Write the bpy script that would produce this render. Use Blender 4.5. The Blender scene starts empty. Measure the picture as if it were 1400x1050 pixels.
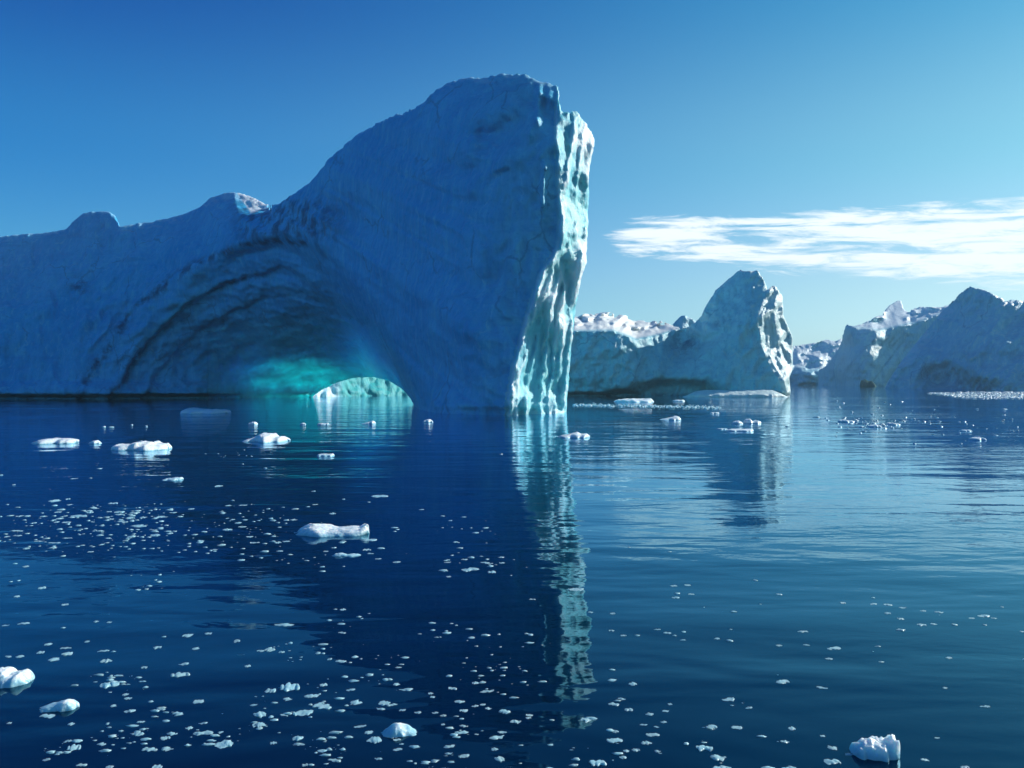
import bpy, math, random
import numpy as np
from mathutils import Vector

random.seed(7)
scn = bpy.context.scene
COL = scn.collection

# ------------------------------------------------------------------ units
# Plan layout was surveyed from the camera: a bearing and an elevation give a
# direction, the distance is in metres.  F, HZ, CX only convert directions.
F, CX, HZ, CAMH = 1212.0, 700.0, 519.0, 4.0
def wx(px, d): return (px - CX) / F * d
def wz(py, d): return CAMH - (py - HZ) / F * d
def wd(py): return CAMH * F / (py - HZ)          # distance of a point on the water

SUN_AZ, SUN_EL = math.radians(62), math.radians(27)
SDIR = Vector((math.sin(SUN_AZ) * math.cos(SUN_EL), math.cos(SUN_AZ) * math.cos(SUN_EL), math.sin(SUN_EL)))

# ------------------------------------------------------------------ noise
def _h(ix, iy, iz, seed):
    with np.errstate(over='ignore'):
        h = (ix.astype(np.uint32) * np.uint32(374761393) + iy.astype(np.uint32) * np.uint32(668265263)
             + iz.astype(np.uint32) * np.uint32(2147483647) + np.uint32(seed) * np.uint32(974711))
        h = (h ^ (h >> np.uint32(13))) * np.uint32(1274126177)
        h = h ^ (h >> np.uint32(16))
        h = h * np.uint32(2246822519)
        h = h ^ (h >> np.uint32(15))
    return (h & np.uint32(0xFFFF)).astype(np.float32) / 32767.5 - 1.0
def noise2(x, y, seed=0):
    x, y = np.broadcast_arrays(np.asarray(x, np.float64), np.asarray(y, np.float64))
    x0, y0 = np.floor(x), np.floor(y)
    fx, fy = x - x0, y - y0
    ix, iy = x0.astype(np.int64), y0.astype(np.int64)
    u = fx * fx * fx * (fx * (fx * 6 - 15) + 10); v = fy * fy * fy * (fy * (fy * 6 - 15) + 10)
    z = np.zeros_like(ix)
    def g(i, j, dx, dy):
        a = _h(i, j, z, seed) * math.pi
        return np.cos(a) * dx + np.sin(a) * dy
    a = g(ix, iy, fx, fy); b = g(ix + 1, iy, fx - 1, fy)
    c = g(ix, iy + 1, fx, fy - 1); d = g(ix + 1, iy + 1, fx - 1, fy - 1)
    return 1.5 * ((a * (1 - u) + b * u) * (1 - v) + (c * (1 - u) + d * u) * v)
def fbm2(x, y, seed=0, oct=4, gain=.5):
    s = 0; a = 1
    for o in range(oct):
        s = s + a * noise2(x, y, seed + o * 17); x = x * 2.03; y = y * 2.03; a *= gain
    return s
def ridge2(x, y, seed=0, oct=3):
    s = 0; a = 1
    for o in range(oct):
        s = s + a * (1 - 2 * np.abs(noise2(x, y, seed + o * 13))); x = x * 2.1; y = y * 2.1; a *= .5
    return s / 1.75
def billow2(x, y, seed=0, oct=3):
    s = 0; a = 1
    for o in range(oct):
        s = s + a * np.abs(noise2(x, y, seed + o * 19)); x = x * 2.13 + .7; y = y * 2.13; a *= .55
    return s / 1.2
def noise3(p, seed=0):
    i0 = np.floor(p); f = p - i0; i = i0.astype(np.int64)
    u = f * f * (3 - 2 * f)
    def c(a, b, d): return _h(i[:, 0] + a, i[:, 1] + b, i[:, 2] + d, seed)
    x, y, z = u[:, 0], u[:, 1], u[:, 2]
    def lx(b, d): return c(0, b, d) * (1 - x) + c(1, b, d) * x
    def ly(d): return lx(0, d) * (1 - y) + lx(1, d) * y
    return ly(0) * (1 - z) + ly(1) * z
def fbm3(p, seed=0, oct=3, gain=.5):
    s = 0; a = 1
    for o in range(oct):
        s = s + a * noise3(p, seed + 31 * o); p = p * 2.07 + 3.1; a *= gain
    return s
def sstep(a, b, x):
    t = np.clip((x - a) / (b - a), 0, 1); return t * t * (3 - 2 * t)

# ------------------------------------------------------------------ 2D helpers
def tps(pts):
    """thin plate spline through (px, py, value) -> function of two grids"""
    P = np.array(pts, float); x = P[:, :2] / 100; n = len(P)
    def U(r2): return np.where(r2 > 1e-12, r2 * np.log(r2 + 1e-12), 0)
    K = U(((x[:, None] - x[None]) ** 2).sum(-1)) + np.eye(n) * .02
    A = np.zeros((n + 3, n + 3)); A[:n, :n] = K; A[:n, n] = 1; A[:n, n + 1:] = x; A[n, :n] = 1; A[n + 1:, :n] = x.T
    w = np.linalg.solve(A, np.concatenate([P[:, 2], np.zeros(3)]))
    def ev(px, py):
        gx, gy = px / 100, py / 100
        s = w[n] + w[n + 1] * gx + w[n + 2] * gy
        for k in range(n):
            s = s + w[k] * U((gx - x[k, 0]) ** 2 + (gy - x[k, 1]) ** 2)
        return s
    return ev
def poly_sd(px, py, poly):
    """signed distance (positive inside) to a polygon, on grids"""
    P = np.array(poly, float); Q = np.roll(P, -1, 0)
    best = np.full(px.shape, 1e9); ins = np.zeros(px.shape, bool)
    for a, b in zip(P, Q):
        e = b - a; L = (e ** 2).sum() + 1e-9
        t = np.clip(((px - a[0]) * e[0] + (py - a[1]) * e[1]) / L, 0, 1)
        best = np.minimum(best, (px - a[0] - t * e[0]) ** 2 + (py - a[1] - t * e[1]) ** 2)
        c = ((a[1] > py) != (b[1] > py)) & (px < (b[0] - a[0]) * (py - a[1]) / (b[1] - a[1] + 1e-12) + a[0])
        ins ^= c
    return np.where(ins, 1, -1) * np.sqrt(best)
def curve(pts, ix=0, iy=1):
    P = sorted(pts, key=lambda p: p[ix]); xs = [p[ix] for p in P]; ys = [p[iy] for p in P]
    return lambda x: np.interp(x, xs, ys)
def smax(a, b, k):
    h = np.clip(.5 + .5 * (a - b) / k, 0, 1)
    return b + (a - b) * h + k * h * (1 - h)

# ------------------------------------------------------------------ surface nets
def surface_nets(f):
    s = f < 0
    n = [d - 1 for d in f.shape]
    cnt = np.zeros(n, np.uint8)
    for a in (0, 1):
        for b in (0, 1):
            for c in (0, 1):
                cnt += s[a:a + n[0], b:b + n[1], c:c + n[2]]
    act = (cnt > 0) & (cnt < 8)
    I, J, K = np.nonzero(act)
    idx = np.full(n, -1, np.int32); idx[I, J, K] = np.arange(len(I))
    pos = np.zeros((len(I), 3)); num = np.zeros(len(I))
    cr = [(a, b, c) for a in (0, 1) for b in (0, 1) for c in (0, 1)]
    for i in range(8):
        for j in range(i + 1, 8):
            A, B = cr[i], cr[j]
            if sum(abs(p - q) for p, q in zip(A, B)) != 1: continue
            va = f[I + A[0], J + A[1], K + A[2]].astype(float); vb = f[I + B[0], J + B[1], K + B[2]].astype(float)
            m = (va < 0) != (vb < 0)
            t = np.where(m, va / np.where(m, va - vb, 1), 0)
            for ax in range(3):
                pos[:, ax] += np.where(m, A[ax] + t * (B[ax] - A[ax]), 0)
            num += m
    pos = pos / num[:, None] + np.stack([I, J, K], 1)
    quads = []
    sl = lambda ax, lo, hi: tuple(slice(lo if k == ax else 1, hi if k == ax else -1) for k in range(3))
    for ax in range(3):
        a = s[sl(ax, 0, -1)]; b = s[sl(ax, 1, None)]
        m = a != b
        i = list(np.nonzero(m)); sg = a[m]
        for k in range(3):
            if k != ax: i[k] = i[k] + 1
        u, v = (ax + 1) % 3, (ax + 2) % 3
        def cell(du, dv):
            q = [x.copy() for x in i]; q[u] -= du; q[v] -= dv
            return idx[q[0], q[1], q[2]]
        q = np.stack([cell(1, 1), cell(0, 1), cell(0, 0), cell(1, 0)], 1)
        q[~sg] = q[~sg][:, ::-1]
        quads.append(q)
    Q = np.concatenate(quads); Q = Q[(Q >= 0).all(1)]
    return pos, Q

# ------------------------------------------------------------------ objects
def vnormals(V, Q):
    n = np.cross(V[Q[:, 2]] - V[Q[:, 0]], V[Q[:, 3]] - V[Q[:, 1]])
    N = np.zeros_like(V)
    for k in range(4): 
        for c in range(3): N[:, c] += np.bincount(Q[:, k], n[:, c], len(V))
    return N / (np.linalg.norm(N, axis=1, keepdims=True) + 1e-9)
def mesh_from(name, V, Q, mat, normals=None, attrs=None, smooth=True):
    me = bpy.data.meshes.new(name)
    me.vertices.add(len(V)); me.vertices.foreach_set('co', np.ascontiguousarray(V, np.float32).ravel())
    k = Q.shape[1]
    me.loops.add(Q.size); me.loops.foreach_set('vertex_index', np.ascontiguousarray(Q, np.int32).ravel())
    me.polygons.add(len(Q)); me.polygons.foreach_set('loop_start', np.arange(0, Q.size, k, dtype=np.int32))
    me.update(calc_edges=True)
    if smooth: me.polygons.foreach_set('use_smooth', np.ones(len(Q), bool))
    for an, av in (attrs or {}).items():
        at = me.attributes.new(an, 'FLOAT', 'POINT'); at.data.foreach_set('value', np.ascontiguousarray(av, np.float32))
    me.materials.append(mat)
    if normals is not None: me.normals_split_custom_set_from_vertices([tuple(n) for n in normals])
    me.validate()
    return me
def link(name, data, parent=None, loc=(0, 0, 0)):
    o = bpy.data.objects.new(name, data); COL.objects.link(o); o.location = loc
    if parent is not None: o.parent = parent
    return o
def tag(o, label=None, cat=None, group=None, kind=None):
    if label: o['label'] = label
    if cat: o['category'] = cat
    if group: o['group'] = group
    if kind: o['kind'] = kind
    return o

# ------------------------------------------------------------------ materials
def nmat(name):
    m = bpy.data.materials.new(name); m.use_nodes = True
    nt = m.node_tree; b = nt.nodes['Principled BSDF']
    return m, nt, b
def N(nt, t, **kw):
    n = nt.nodes.new(t)
    for k, v in kw.items():
        if k in n.inputs: n.inputs[k].default_value = v
        else: setattr(n, k, v)
    return n
def math_n(nt, op, a, b=None, c=None):
    n = nt.nodes.new('ShaderNodeMath'); n.operation = op
    for i, v in enumerate((a, b, c)):
        if v is None: continue
        if isinstance(v, (int, float)): n.inputs[i].default_value = v
        else: nt.links.new(v, n.inputs[i])
    return n.outputs[0]
def mix_c(nt, fac, a, b, blend='MIX'):
    n = nt.nodes.new('ShaderNodeMix'); n.data_type = 'RGBA'; n.blend_type = blend
    for i, v in ((0, fac), (6, a), (7, b)):
        if isinstance(v, (int, float)): n.inputs[i].default_value = v
        elif isinstance(v, tuple): n.inputs[i].default_value = (*v, 1) if len(v) == 3 else v
        else: nt.links.new(v, n.inputs[i])
    return n.outputs[2]
def mapr(nt, v, a, b, c=0., d=1., smooth=True):
    n = nt.nodes.new('ShaderNodeMapRange'); n.interpolation_type = 'SMOOTHSTEP' if smooth else 'LINEAR'
    nt.links.new(v, n.inputs[0])
    for i, x in enumerate((a, b, c, d)): n.inputs[i + 1].default_value = x
    return n.outputs[0]

ICE_C = (.035, .45, .80)
def ice_material(name, ice=ICE_C, light=(.10, .56, .88), dark=(.012, .07, .16), green=(.035, .42, .43), pale=(.15, .56, .72), snow=(.80, .88, .92),
                 sss=.5, radius=(.25, .9, 1.2), scale=1.0, size=1.0, dk=1.):
    m, nt, b = nmat(name); L = nt.links
    geo = N(nt, 'ShaderNodeNewGeometry')
    P = geo.outputs['Position']
    sc = N(nt, 'ShaderNodeVectorMath', operation='SCALE'); L.new(P, sc.inputs[0]); sc.inputs[3].default_value = 1 / size
    P = sc.outputs[0]
    def noise(s, det=4., rough=.55, stretch=None):
        v = P
        if stretch:
            mp = N(nt, 'ShaderNodeMapping'); mp.inputs['Scale'].default_value = stretch; L.new(P, mp.inputs[0]); v = mp.outputs[0]
        n = N(nt, 'ShaderNodeTexNoise'); n.inputs['Scale'].default_value = s; n.inputs['Detail'].default_value = det
        n.inputs['Roughness'].default_value = rough; L.new(v, n.inputs['Vector']); return n.outputs['Fac']
    n1 = noise(.09, 5, .6); n2 = noise(.55, 5, .6, (1, 1, .28)); n3 = noise(2.2, 4, .6); n4 = noise(.9, 6, .68, (1, 1, .16))
    def attr(a):
        n = N(nt, 'ShaderNodeAttribute'); n.attribute_name = a; return n.outputs['Fac']
    col = mix_c(nt, mapr(nt, n1, .36, .66), ice, light)
    col = mix_c(nt, math_n(nt, 'MULTIPLY', attr('pale'), mapr(nt, n1, .3, .7, .55, 1)), col, pale)
    col = mix_c(nt, mapr(nt, n2, .5, .72, 0, .6), col, light)
    col = mix_c(nt, mapr(nt, n4, .50, .68, 0, .6), col, (light[0] * 1.7, light[1] * 1.2, light[2]))
    col = mix_c(nt, mapr(nt, n4, .48, .30, 0, .38 * dk), col, (ice[0] * .5, ice[1] * .65, ice[2] * .75))
    col = mix_c(nt, mapr(nt, n3, .52, .75, 0, .4 * dk), col, (ice[0] * .5, ice[1] * .6, ice[2] * .7))
    # healed cracks and faint tilted layers of old snowfall
    wv = N(nt, 'ShaderNodeVectorMath', operation='ADD'); wn = N(nt, 'ShaderNodeTexNoise'); wn.inputs['Scale'].default_value = .25; wn.inputs['Detail'].default_value = 4
    L.new(P, wn.inputs['Vector']); ws = N(nt, 'ShaderNodeVectorMath', operation='SCALE'); L.new(wn.outputs['Color'], ws.inputs[0]); ws.inputs[3].default_value = 4.
    L.new(P, wv.inputs[0]); L.new(ws.outputs[0], wv.inputs[1])
    def crackline(s, stretch, wid):
        mp = N(nt, 'ShaderNodeMapping'); mp.inputs['Scale'].default_value = stretch; mp.inputs['Rotation'].default_value = (.2, .35, .1); L.new(wv.outputs[0], mp.inputs[0])
        v = N(nt, 'ShaderNodeTexVoronoi', feature='DISTANCE_TO_EDGE'); v.inputs['Scale'].default_value = s; L.new(mp.outputs[0], v.inputs['Vector'])
        return mapr(nt, v.outputs['Distance'], 0, wid, 1, 0)
    ck = math_n(nt, 'MULTIPLY', crackline(.11, (1, 1, .6), .022), mapr(nt, n1, .47, .58, 0, .42 * dk))
    col = mix_c(nt, ck, col, (dark[0] * 1.5, dark[1] * 1.6, dark[2] * 1.6))
    vein = math_n(nt, 'MULTIPLY', crackline(.2, (1, 1, .35), .03), mapr(nt, n2, .5, .62, 0, .55))
    col = mix_c(nt, vein, col, (light[0] * 2.2 + .03, light[1] * 1.25, light[2]))
    lay = noise(.55, 5, .7, (.12, .12, 1.)); 
    col = mix_c(nt, mapr(nt, lay, .52, .68, 0, .35 * dk), col, (ice[0] * .6, ice[1] * .7, ice[2] * .78))
    bn = noise(.35, 5, .65)
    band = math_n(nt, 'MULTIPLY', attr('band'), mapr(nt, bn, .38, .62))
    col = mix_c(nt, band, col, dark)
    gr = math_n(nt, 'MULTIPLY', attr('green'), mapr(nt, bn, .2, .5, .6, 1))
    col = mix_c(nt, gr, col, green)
    col = mix_c(nt, attr('snow'), col, snow)  # mask holds real snow, plus sunlight painted on ribs and lobe
    L.new(col, b.inputs['Base Color'])
    b.inputs['Roughness'].default_value = .42; b.inputs['IOR'].default_value = 1.31
    b.inputs['Specular IOR Level'].default_value = .35
    b.inputs['Subsurface Weight'].default_value = sss
    b.inputs['Subsurface Radius'].default_value = radius; b.inputs['Subsurface Scale'].default_value = scale
    # bump : pitted melt texture
    f1 = noise(1.1, 6, .62, (1, 1, .55)); f2 = noise(5, 4, .6)
    hgt = math_n(nt, 'ADD', math_n(nt, 'MULTIPLY', f1, .42), math_n(nt, 'MULTIPLY', f2, .07))
    bp = N(nt, 'ShaderNodeBump'); bp.inputs['Strength'].default_value = .8; bp.inputs['Distance'].default_value = size
    L.new(hgt, bp.inputs['Height']); L.new(bp.outputs[0], b.inputs['Normal'])
    return m

CLEAR = .6
def floe_material(name, c=(.89, .94, .92), low=(.30, .58, .70), small=False):
    m, nt, b = nmat(name); L = nt.links
    tc = N(nt, 'ShaderNodeTexCoord'); geo = N(nt, 'ShaderNodeNewGeometry')
    n = N(nt, 'ShaderNodeTexNoise'); n.inputs['Scale'].default_value = 9; n.inputs['Detail'].default_value = 5; L.new(geo.outputs['Position'], n.inputs['Vector'])
    sep = N(nt, 'ShaderNodeSeparateXYZ'); L.new(geo.outputs['Position'], sep.inputs[0])
    wet = mapr(nt, math_n(nt, 'ADD', sep.outputs[2], math_n(nt, 'MULTIPLY', n.outputs['Fac'], -.16)), -.07, .05)
    col = mix_c(nt, wet, low, mix_c(nt, mapr(nt, n.outputs['Fac'], .35, .65), c, (c[0] * .86, c[1] * .93, c[2] * .99)))
    oi = N(nt, 'ShaderNodeObjectInfo'); at = N(nt, 'ShaderNodeAttribute'); at.attribute_name = 'clear'
    clear = math_n(nt, 'ADD', at.outputs['Fac'], mapr(nt, oi.outputs['Random'], .55, 1., 0, CLEAR if small else 0.))
    col = mix_c(nt, clear, col, (.30, .50, .56))
    L.new(col, b.inputs['Base Color']); b.inputs['Roughness'].default_value = .38
    b.inputs['Subsurface Weight'].default_value = .45; b.inputs['Subsurface Radius'].default_value = (.5, .8, 1.0); b.inputs['Subsurface Scale'].default_value = .2
    bp = N(nt, 'ShaderNodeBump'); bp.inputs['Strength'].default_value = .7; bp.inputs['Distance'].default_value = .05
    L.new(n.outputs['Fac'], bp.inputs['Height']); L.new(bp.outputs[0], b.inputs['Normal'])
    return m

def water_material():
    m, nt, b = nmat('sea_water'); L = nt.links
    geo = N(nt, 'ShaderNodeNewGeometry'); P = geo.outputs['Position']
    def noise(s, det, stretch, rough=.5, rot=0., dist=0.):
        mp = N(nt, 'ShaderNodeMapping'); mp.inputs['Scale'].default_value = stretch; mp.inputs['Rotation'].default_value = (0, 0, rot)
        L.new(P, mp.inputs[0])
        n = N(nt, 'ShaderNodeTexNoise'); n.inputs['Scale'].default_value = s; n.inputs['Detail'].default_value = det
        n.inputs['Roughness'].default_value = rough; n.inputs['Distortion'].default_value = dist
        L.new(mp.outputs[0], n.inputs['Vector']); return n.outputs['Fac']
    calm = mapr(nt, noise(.035, 3, (.5, 1, 1), .6, .3), .40, .64, .2, 1.9)
    w1 = noise(.32, 3, (.40, 1, 1), .5, .12, .3)
    w2 = noise(1.5, 3, (.55, 1, 1), .5, -.25, .4)
    w3 = noise(5.5, 2, (.6, 1, 1), .5, .5, .3)
    h = math_n(nt, 'ADD', math_n(nt, 'MULTIPLY', w1, WAVE[0]), math_n(nt, 'MULTIPLY', math_n(nt, 'ADD', math_n(nt, 'MULTIPLY', w2, WAVE[1]), math_n(nt, 'MULTIPLY', w3, WAVE[2])), calm))
    bp = N(nt, 'ShaderNodeBump'); bp.inputs['Strength'].default_value = 1; bp.inputs['Distance'].default_value = 1
    L.new(h, bp.inputs['Height']); L.new(bp.outputs[0], b.inputs['Normal'])
    L.new(bp.outputs[0], b.inputs['Coat Normal']); b.inputs['Coat Weight'].default_value = 1.; b.inputs['Coat Tint'].default_value = (.55, .89, 1., 1.); b.inputs['Coat IOR'].default_value = 1.06; b.inputs['Coat Roughness'].default_value = .02
    # clear water is deep navy; over the berg's drowned foot it turns turquoise
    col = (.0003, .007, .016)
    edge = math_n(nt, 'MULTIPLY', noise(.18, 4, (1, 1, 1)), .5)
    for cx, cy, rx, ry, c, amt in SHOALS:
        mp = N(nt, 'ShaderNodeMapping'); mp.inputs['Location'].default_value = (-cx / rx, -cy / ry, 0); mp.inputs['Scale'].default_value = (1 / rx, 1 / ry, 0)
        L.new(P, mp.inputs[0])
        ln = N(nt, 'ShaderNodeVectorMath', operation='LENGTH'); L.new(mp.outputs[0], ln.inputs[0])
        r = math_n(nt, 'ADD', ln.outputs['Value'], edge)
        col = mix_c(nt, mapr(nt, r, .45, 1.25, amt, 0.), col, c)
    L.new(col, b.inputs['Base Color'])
    b.inputs['Specular Tint'].default_value = (.02, .45, .85, 1.); b.inputs['Roughness'].default_value = .015; b.inputs['IOR'].default_value = 1.333
    return m
WAVE = (.08, .018, .003)
SHOALS = [(-27, 145, 30, 62, (.02, .50, .48), .95), (7, 101, 11, 17, (.01, .34, .40), .9)]  # turquoise patches also carry the cave glow, put into the water colour

M_MAIN = ice_material('blue_glacier_ice', sss=.2, scale=.4)
M_FLUTE = ice_material('sunlit_rib_ice', ice=(.10, .52, .64), light=(.30, .72, .76), sss=.45, radius=(.2, .9, 1.0), scale=.45, dk=.2)  # paler copy of the ice: sunlit brightness put into the colour
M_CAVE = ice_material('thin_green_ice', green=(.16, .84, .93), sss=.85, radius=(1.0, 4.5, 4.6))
M_MID = ice_material('hazed_mid_ice', ice=(.17, .50, .60), light=(.28, .60, .68), pale=(.48, .76, .78), snow=(.90, .90, .86), sss=.0, size=1.3)  # lightened ice: part of the distance haze is put into the colour
M_FAR = ice_material('hazed_far_ice', ice=(.19, .56, .72), light=(.30, .66, .76), pale=(.48, .75, .78), sss=.0, size=2.2)  # far ice lightened too, with haze partly in the colour
M_FLOE = floe_material('white_floe_ice')
M_BRASH = floe_material('brash_ice', small=True)

# ------------------------------------------------------------------ iceberg builder
def make_berg(px0, px1, py0, py1, y0, y1, outline, D, T, right=None, left=None, hole=None, step=2.0, ystep=1.0, back_slope=.35,
              round_k=.9, rec=.05, bottom=-2.0):
    pxs = np.arange(px0, px1 + step, step); pys = np.arange(py0, py1 + step, step); ys = np.arange(y0, y1 + ystep, ystep)
    GX, GY = np.meshgrid(pxs, pys, indexing='ij')
    Dm = D(GX, GY)
    out = outline(pxs)
    # distance of the skyline
    Yr = np.array([np.interp(out[i], pys, Dm[i]) for i in range(len(pxs))])
    Tm = T(GX, GY) if callable(T) else np.full(GX.shape, T)
    Y = ys[None, None, :]
    Z = CAMH - (GY[:, :, None] - HZ) / F * Y
    f = ((Dm[:, :, None] - Y) * .75)
    Yc = np.minimum(Y, Yr[:, None, None])
    zt = CAMH + (HZ - out[:, None, None]) / F * Yc - back_slope * np.maximum(0, Y - Yr[:, None, None])
    f = smax(f, (Z - zt) * .9, round_k)
    f = smax(f, (Y - (Dm + Tm)[:, :, None]) * .75, round_k)
    if right is not None:
        R = right(GY)
        f = smax(f, (GX - R)[:, :, None] * Y / F + rec * np.maximum(0, Y - Dm[:, :, None] - 3), round_k * .8)
    if left is not None:
        R = left(GY)
        f = smax(f, (R - GX)[:, :, None] * Y / F + rec * np.maximum(0, Y - Dm[:, :, None] - 3), round_k * .8)
    if hole is not None:
        f = smax(f, poly_sd(GX, GY, hole)[:, :, None] * Y / F, .5)
    f = np.maximum(f, bottom - Z)
    f[0] = np.maximum(f[0], .5); f[-1] = np.maximum(f[-1], .5)
    f[:, :, 0] = np.maximum(f[:, :, 0], .5); f[:, :, -1] = np.maximum(f[:, :, -1], .5)
    f[:, 0] = np.maximum(f[:, 0], .5); f[:, -1] = np.maximum(f[:, -1], .5)
    pos, Q = surface_nets(f.astype(np.float32))
    px = np.interp(pos[:, 0], np.arange(len(pxs)), pxs); py = np.interp(pos[:, 1], np.arange(len(pys)), pys); d = np.interp(pos[:, 2], np.arange(len(ys)), ys)
    V = np.stack([(px - CX) / F * d, d, CAMH - (py - HZ) / F * d], 1)
    # make sure faces look outwards
    c = np.cross(V[Q[:, 2]] - V[Q[:, 0]], V[Q[:, 3]] - V[Q[:, 1]])
    vol = (c * (V[Q].mean(1) - V.mean(0))).sum()
    if vol < 0: Q = Q[:, ::-1]
    return V, Q, px, py, d
def emit(name, V, Q, mask, base, mat, normals, attrs, parent):
    """faces where mask -> their own mesh, sharing the smooth normals of the whole berg"""
    q = Q[mask]; used = np.unique(q); re = np.full(len(V), -1); re[used] = np.arange(len(used))
    me = mesh_from(name, V[used] - base, re[q], mat, normals[used], {k: v[used] for k, v in attrs.items()})
    return link(name, me, parent)
def relax(V, Q, it=1, amt=.5):
    for _ in range(it):
        S = np.zeros_like(V); C = np.zeros(len(V))
        for k in range(4):
            a, b = Q[:, k], Q[:, (k + 1) % 4]
            for c in range(3):
                S[:, c] += np.bincount(a, V[b, c], len(V)) + np.bincount(b, V[a, c], len(V))
            C += np.bincount(a, minlength=len(V)) + np.bincount(b, minlength=len(V))
        V = V * (1 - amt) + amt * S / C[:, None]
    return V

# ================================================================== MAIN ICEBERG
OUT = curve([(-120, 335), (-60, 326), (0, 321), (30, 317), (60, 316), (90, 311), (103, 297), (112, 290), (130, 286), (150, 287), (158, 293), (164, 307), (190, 303),
    (220, 298), (250, 291), (275, 280), (285, 270), (300, 264), (320, 260), (345, 267), (365, 278), (380, 276), (400, 263), (425, 245), (450, 214), (480, 187),
    (505, 169), (520, 162), (550, 151), (575, 140), (595, 120), (615, 108), (640, 103), (660, 103), (685, 97), (705, 96), (725, 101), (745, 107), (763, 114),
    (767, 140), (770, 149), (788, 149), (800, 160), (812, 178), (840, 200)])
RIGHT = curve([(60, 770), (110, 770), (128, 768), (140, 768), (147, 775), (152, 792), (165, 802), (183, 811), (197, 813), (212, 809), (230, 806), (280, 804), (330, 803), (360, 801), (385, 793), (410, 789),
    (440, 785), (480, 781), (520, 777), (566, 774), (620, 773)])
ARRIS = curve([(90, 766), (120, 764), (160, 758), (200, 759), (250, 762), (320, 764), (345, 757), (372, 738), (430, 719), (500, 701), (540, 693), (568, 690), (620, 688)])
ALCOVE = [(60, 640), (92, 560), (115, 510), (150, 455), (185, 412), (230, 374), (290, 343), (340, 325), (380, 317), (420, 324), (455, 345), (490, 385), (520, 430), (546, 482), (563, 528), (574, 565), (585, 640)]
HOLE = [(424, 549), (436, 536), (460, 523), (485, 516), (510, 515), (532, 520), (550, 531), (562, 545), (570, 560), (574, 575), (410, 575)]
front = tps([(x, y, d) for x, y, d in [
    (-110, 546, 180), (0, 546, 180), (100, 546, 180), (200, 546, 179), (300, 547, 176), (0, 600, 178), (200, 600, 178),
    (-110, 440, 186), (0, 440, 187), (100, 440, 186), (200, 440, 184), (-110, 330, 201), (0, 330, 201), (100, 335, 198), (200, 330, 193), (130, 289, 201), (220, 300, 197),
    (250, 340, 186), (300, 275, 190), (320, 262, 192), (300, 320, 178), (340, 300, 172), (370, 285, 166), (375, 312, 160), (420, 310, 149), (430, 255, 150),
    (470, 220, 142), (520, 170, 134), (480, 300, 137), (540, 300, 122), (500, 250, 132), (520, 380, 125), (560, 400, 116.5), (545, 460, 120), (572, 500, 115), (576, 555, 115),
    (600, 130, 119), (600, 200, 115), (600, 300, 111), (600, 450, 107), (600, 566, 103), (640, 108, 117), (690, 100, 113), (690, 150, 106), (690, 200, 104), (690, 300, 102.5), (680, 450, 99),
    (650, 568, 99), (690, 569, 97), (740, 118, 108), (760, 140, 104), (760, 250, 101.5), (740, 350, 100.5), (720, 430, 99), (600, 620, 102), (690, 620, 96.5), (800, 200, 103), (800, 400, 101), (800, 560, 97)]])
alcove = tps([(60, 560, 182), (120, 500, 185), (150, 545, 181), (200, 545, 183), (200, 470, 185), (250, 420, 184), (300, 390, 180), (250, 510, 186), (300, 546, 185), (300, 460, 186), (330, 350, 176), (380, 340, 166),
    (370, 400, 172), (370, 460, 181), (330, 515, 192), (400, 520, 194), (380, 542, 194), (440, 544, 200), (430, 380, 158), (440, 440, 172), (430, 490, 187), (480, 440, 160), (490, 490, 180), (520, 500, 158), (470, 512, 192), (510, 512, 182),
    (545, 535, 165), (560, 560, 150), (450, 345, 152), (500, 400, 140), (540, 470, 132), (300, 600, 182), (440, 600, 196)])
def alc_q(px, py):
    dx = np.where(px < 395, (395 - px) / 285., (px - 395) / 178.); dy = np.maximum(0, 560 - py) / 243.
    return np.sqrt(dx * dx + dy * dy), np.arctan2(dy, np.where(px < 395, -dx, dx))
STRANDS = [   # melt ribs running down the sunlit end: path, width, height
 ([(360, 748), (430, 723), (500, 705), (575, 693)], 4.5, 1.7), ([(400, 738), (470, 722), (540, 708), (575, 702)], 3, 1.1), ([(430, 742), (500, 727), (575, 716)], 3.2, .9),
 ([(380, 766), (430, 753), (500, 745), (575, 739)], 3.6, 1.6), ([(400, 772), (470, 760), (575, 750)], 2.8, 1.1), ([(440, 773), (500, 765), (575, 758)], 3, 1.2),
 ([(375, 789), (450, 782), (575, 769)], 4.6, 1.7), ([(335, 757), (372, 757), (425, 738)], 4, 1.3), ([(345, 761), (390, 773), (450, 769)], 3.6, 1.2),
 ([(118, 765), (220, 762), (300, 766), (350, 760)], 4, 1.2), ([(150, 791), (200, 781), (260, 773), (345, 768)], 3.8, 1.4), ([(158, 801), (230, 793), (285, 786)], 3.2, 1.0),
 ([(185, 811), (280, 804), (380, 799)], 4.2, 1.5), ([(278, 774), (305, 788), (350, 795), (392, 790)], 4, 1.3), ([(200, 770), (260, 766), (310, 768)], 2.6, .8)]
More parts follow.
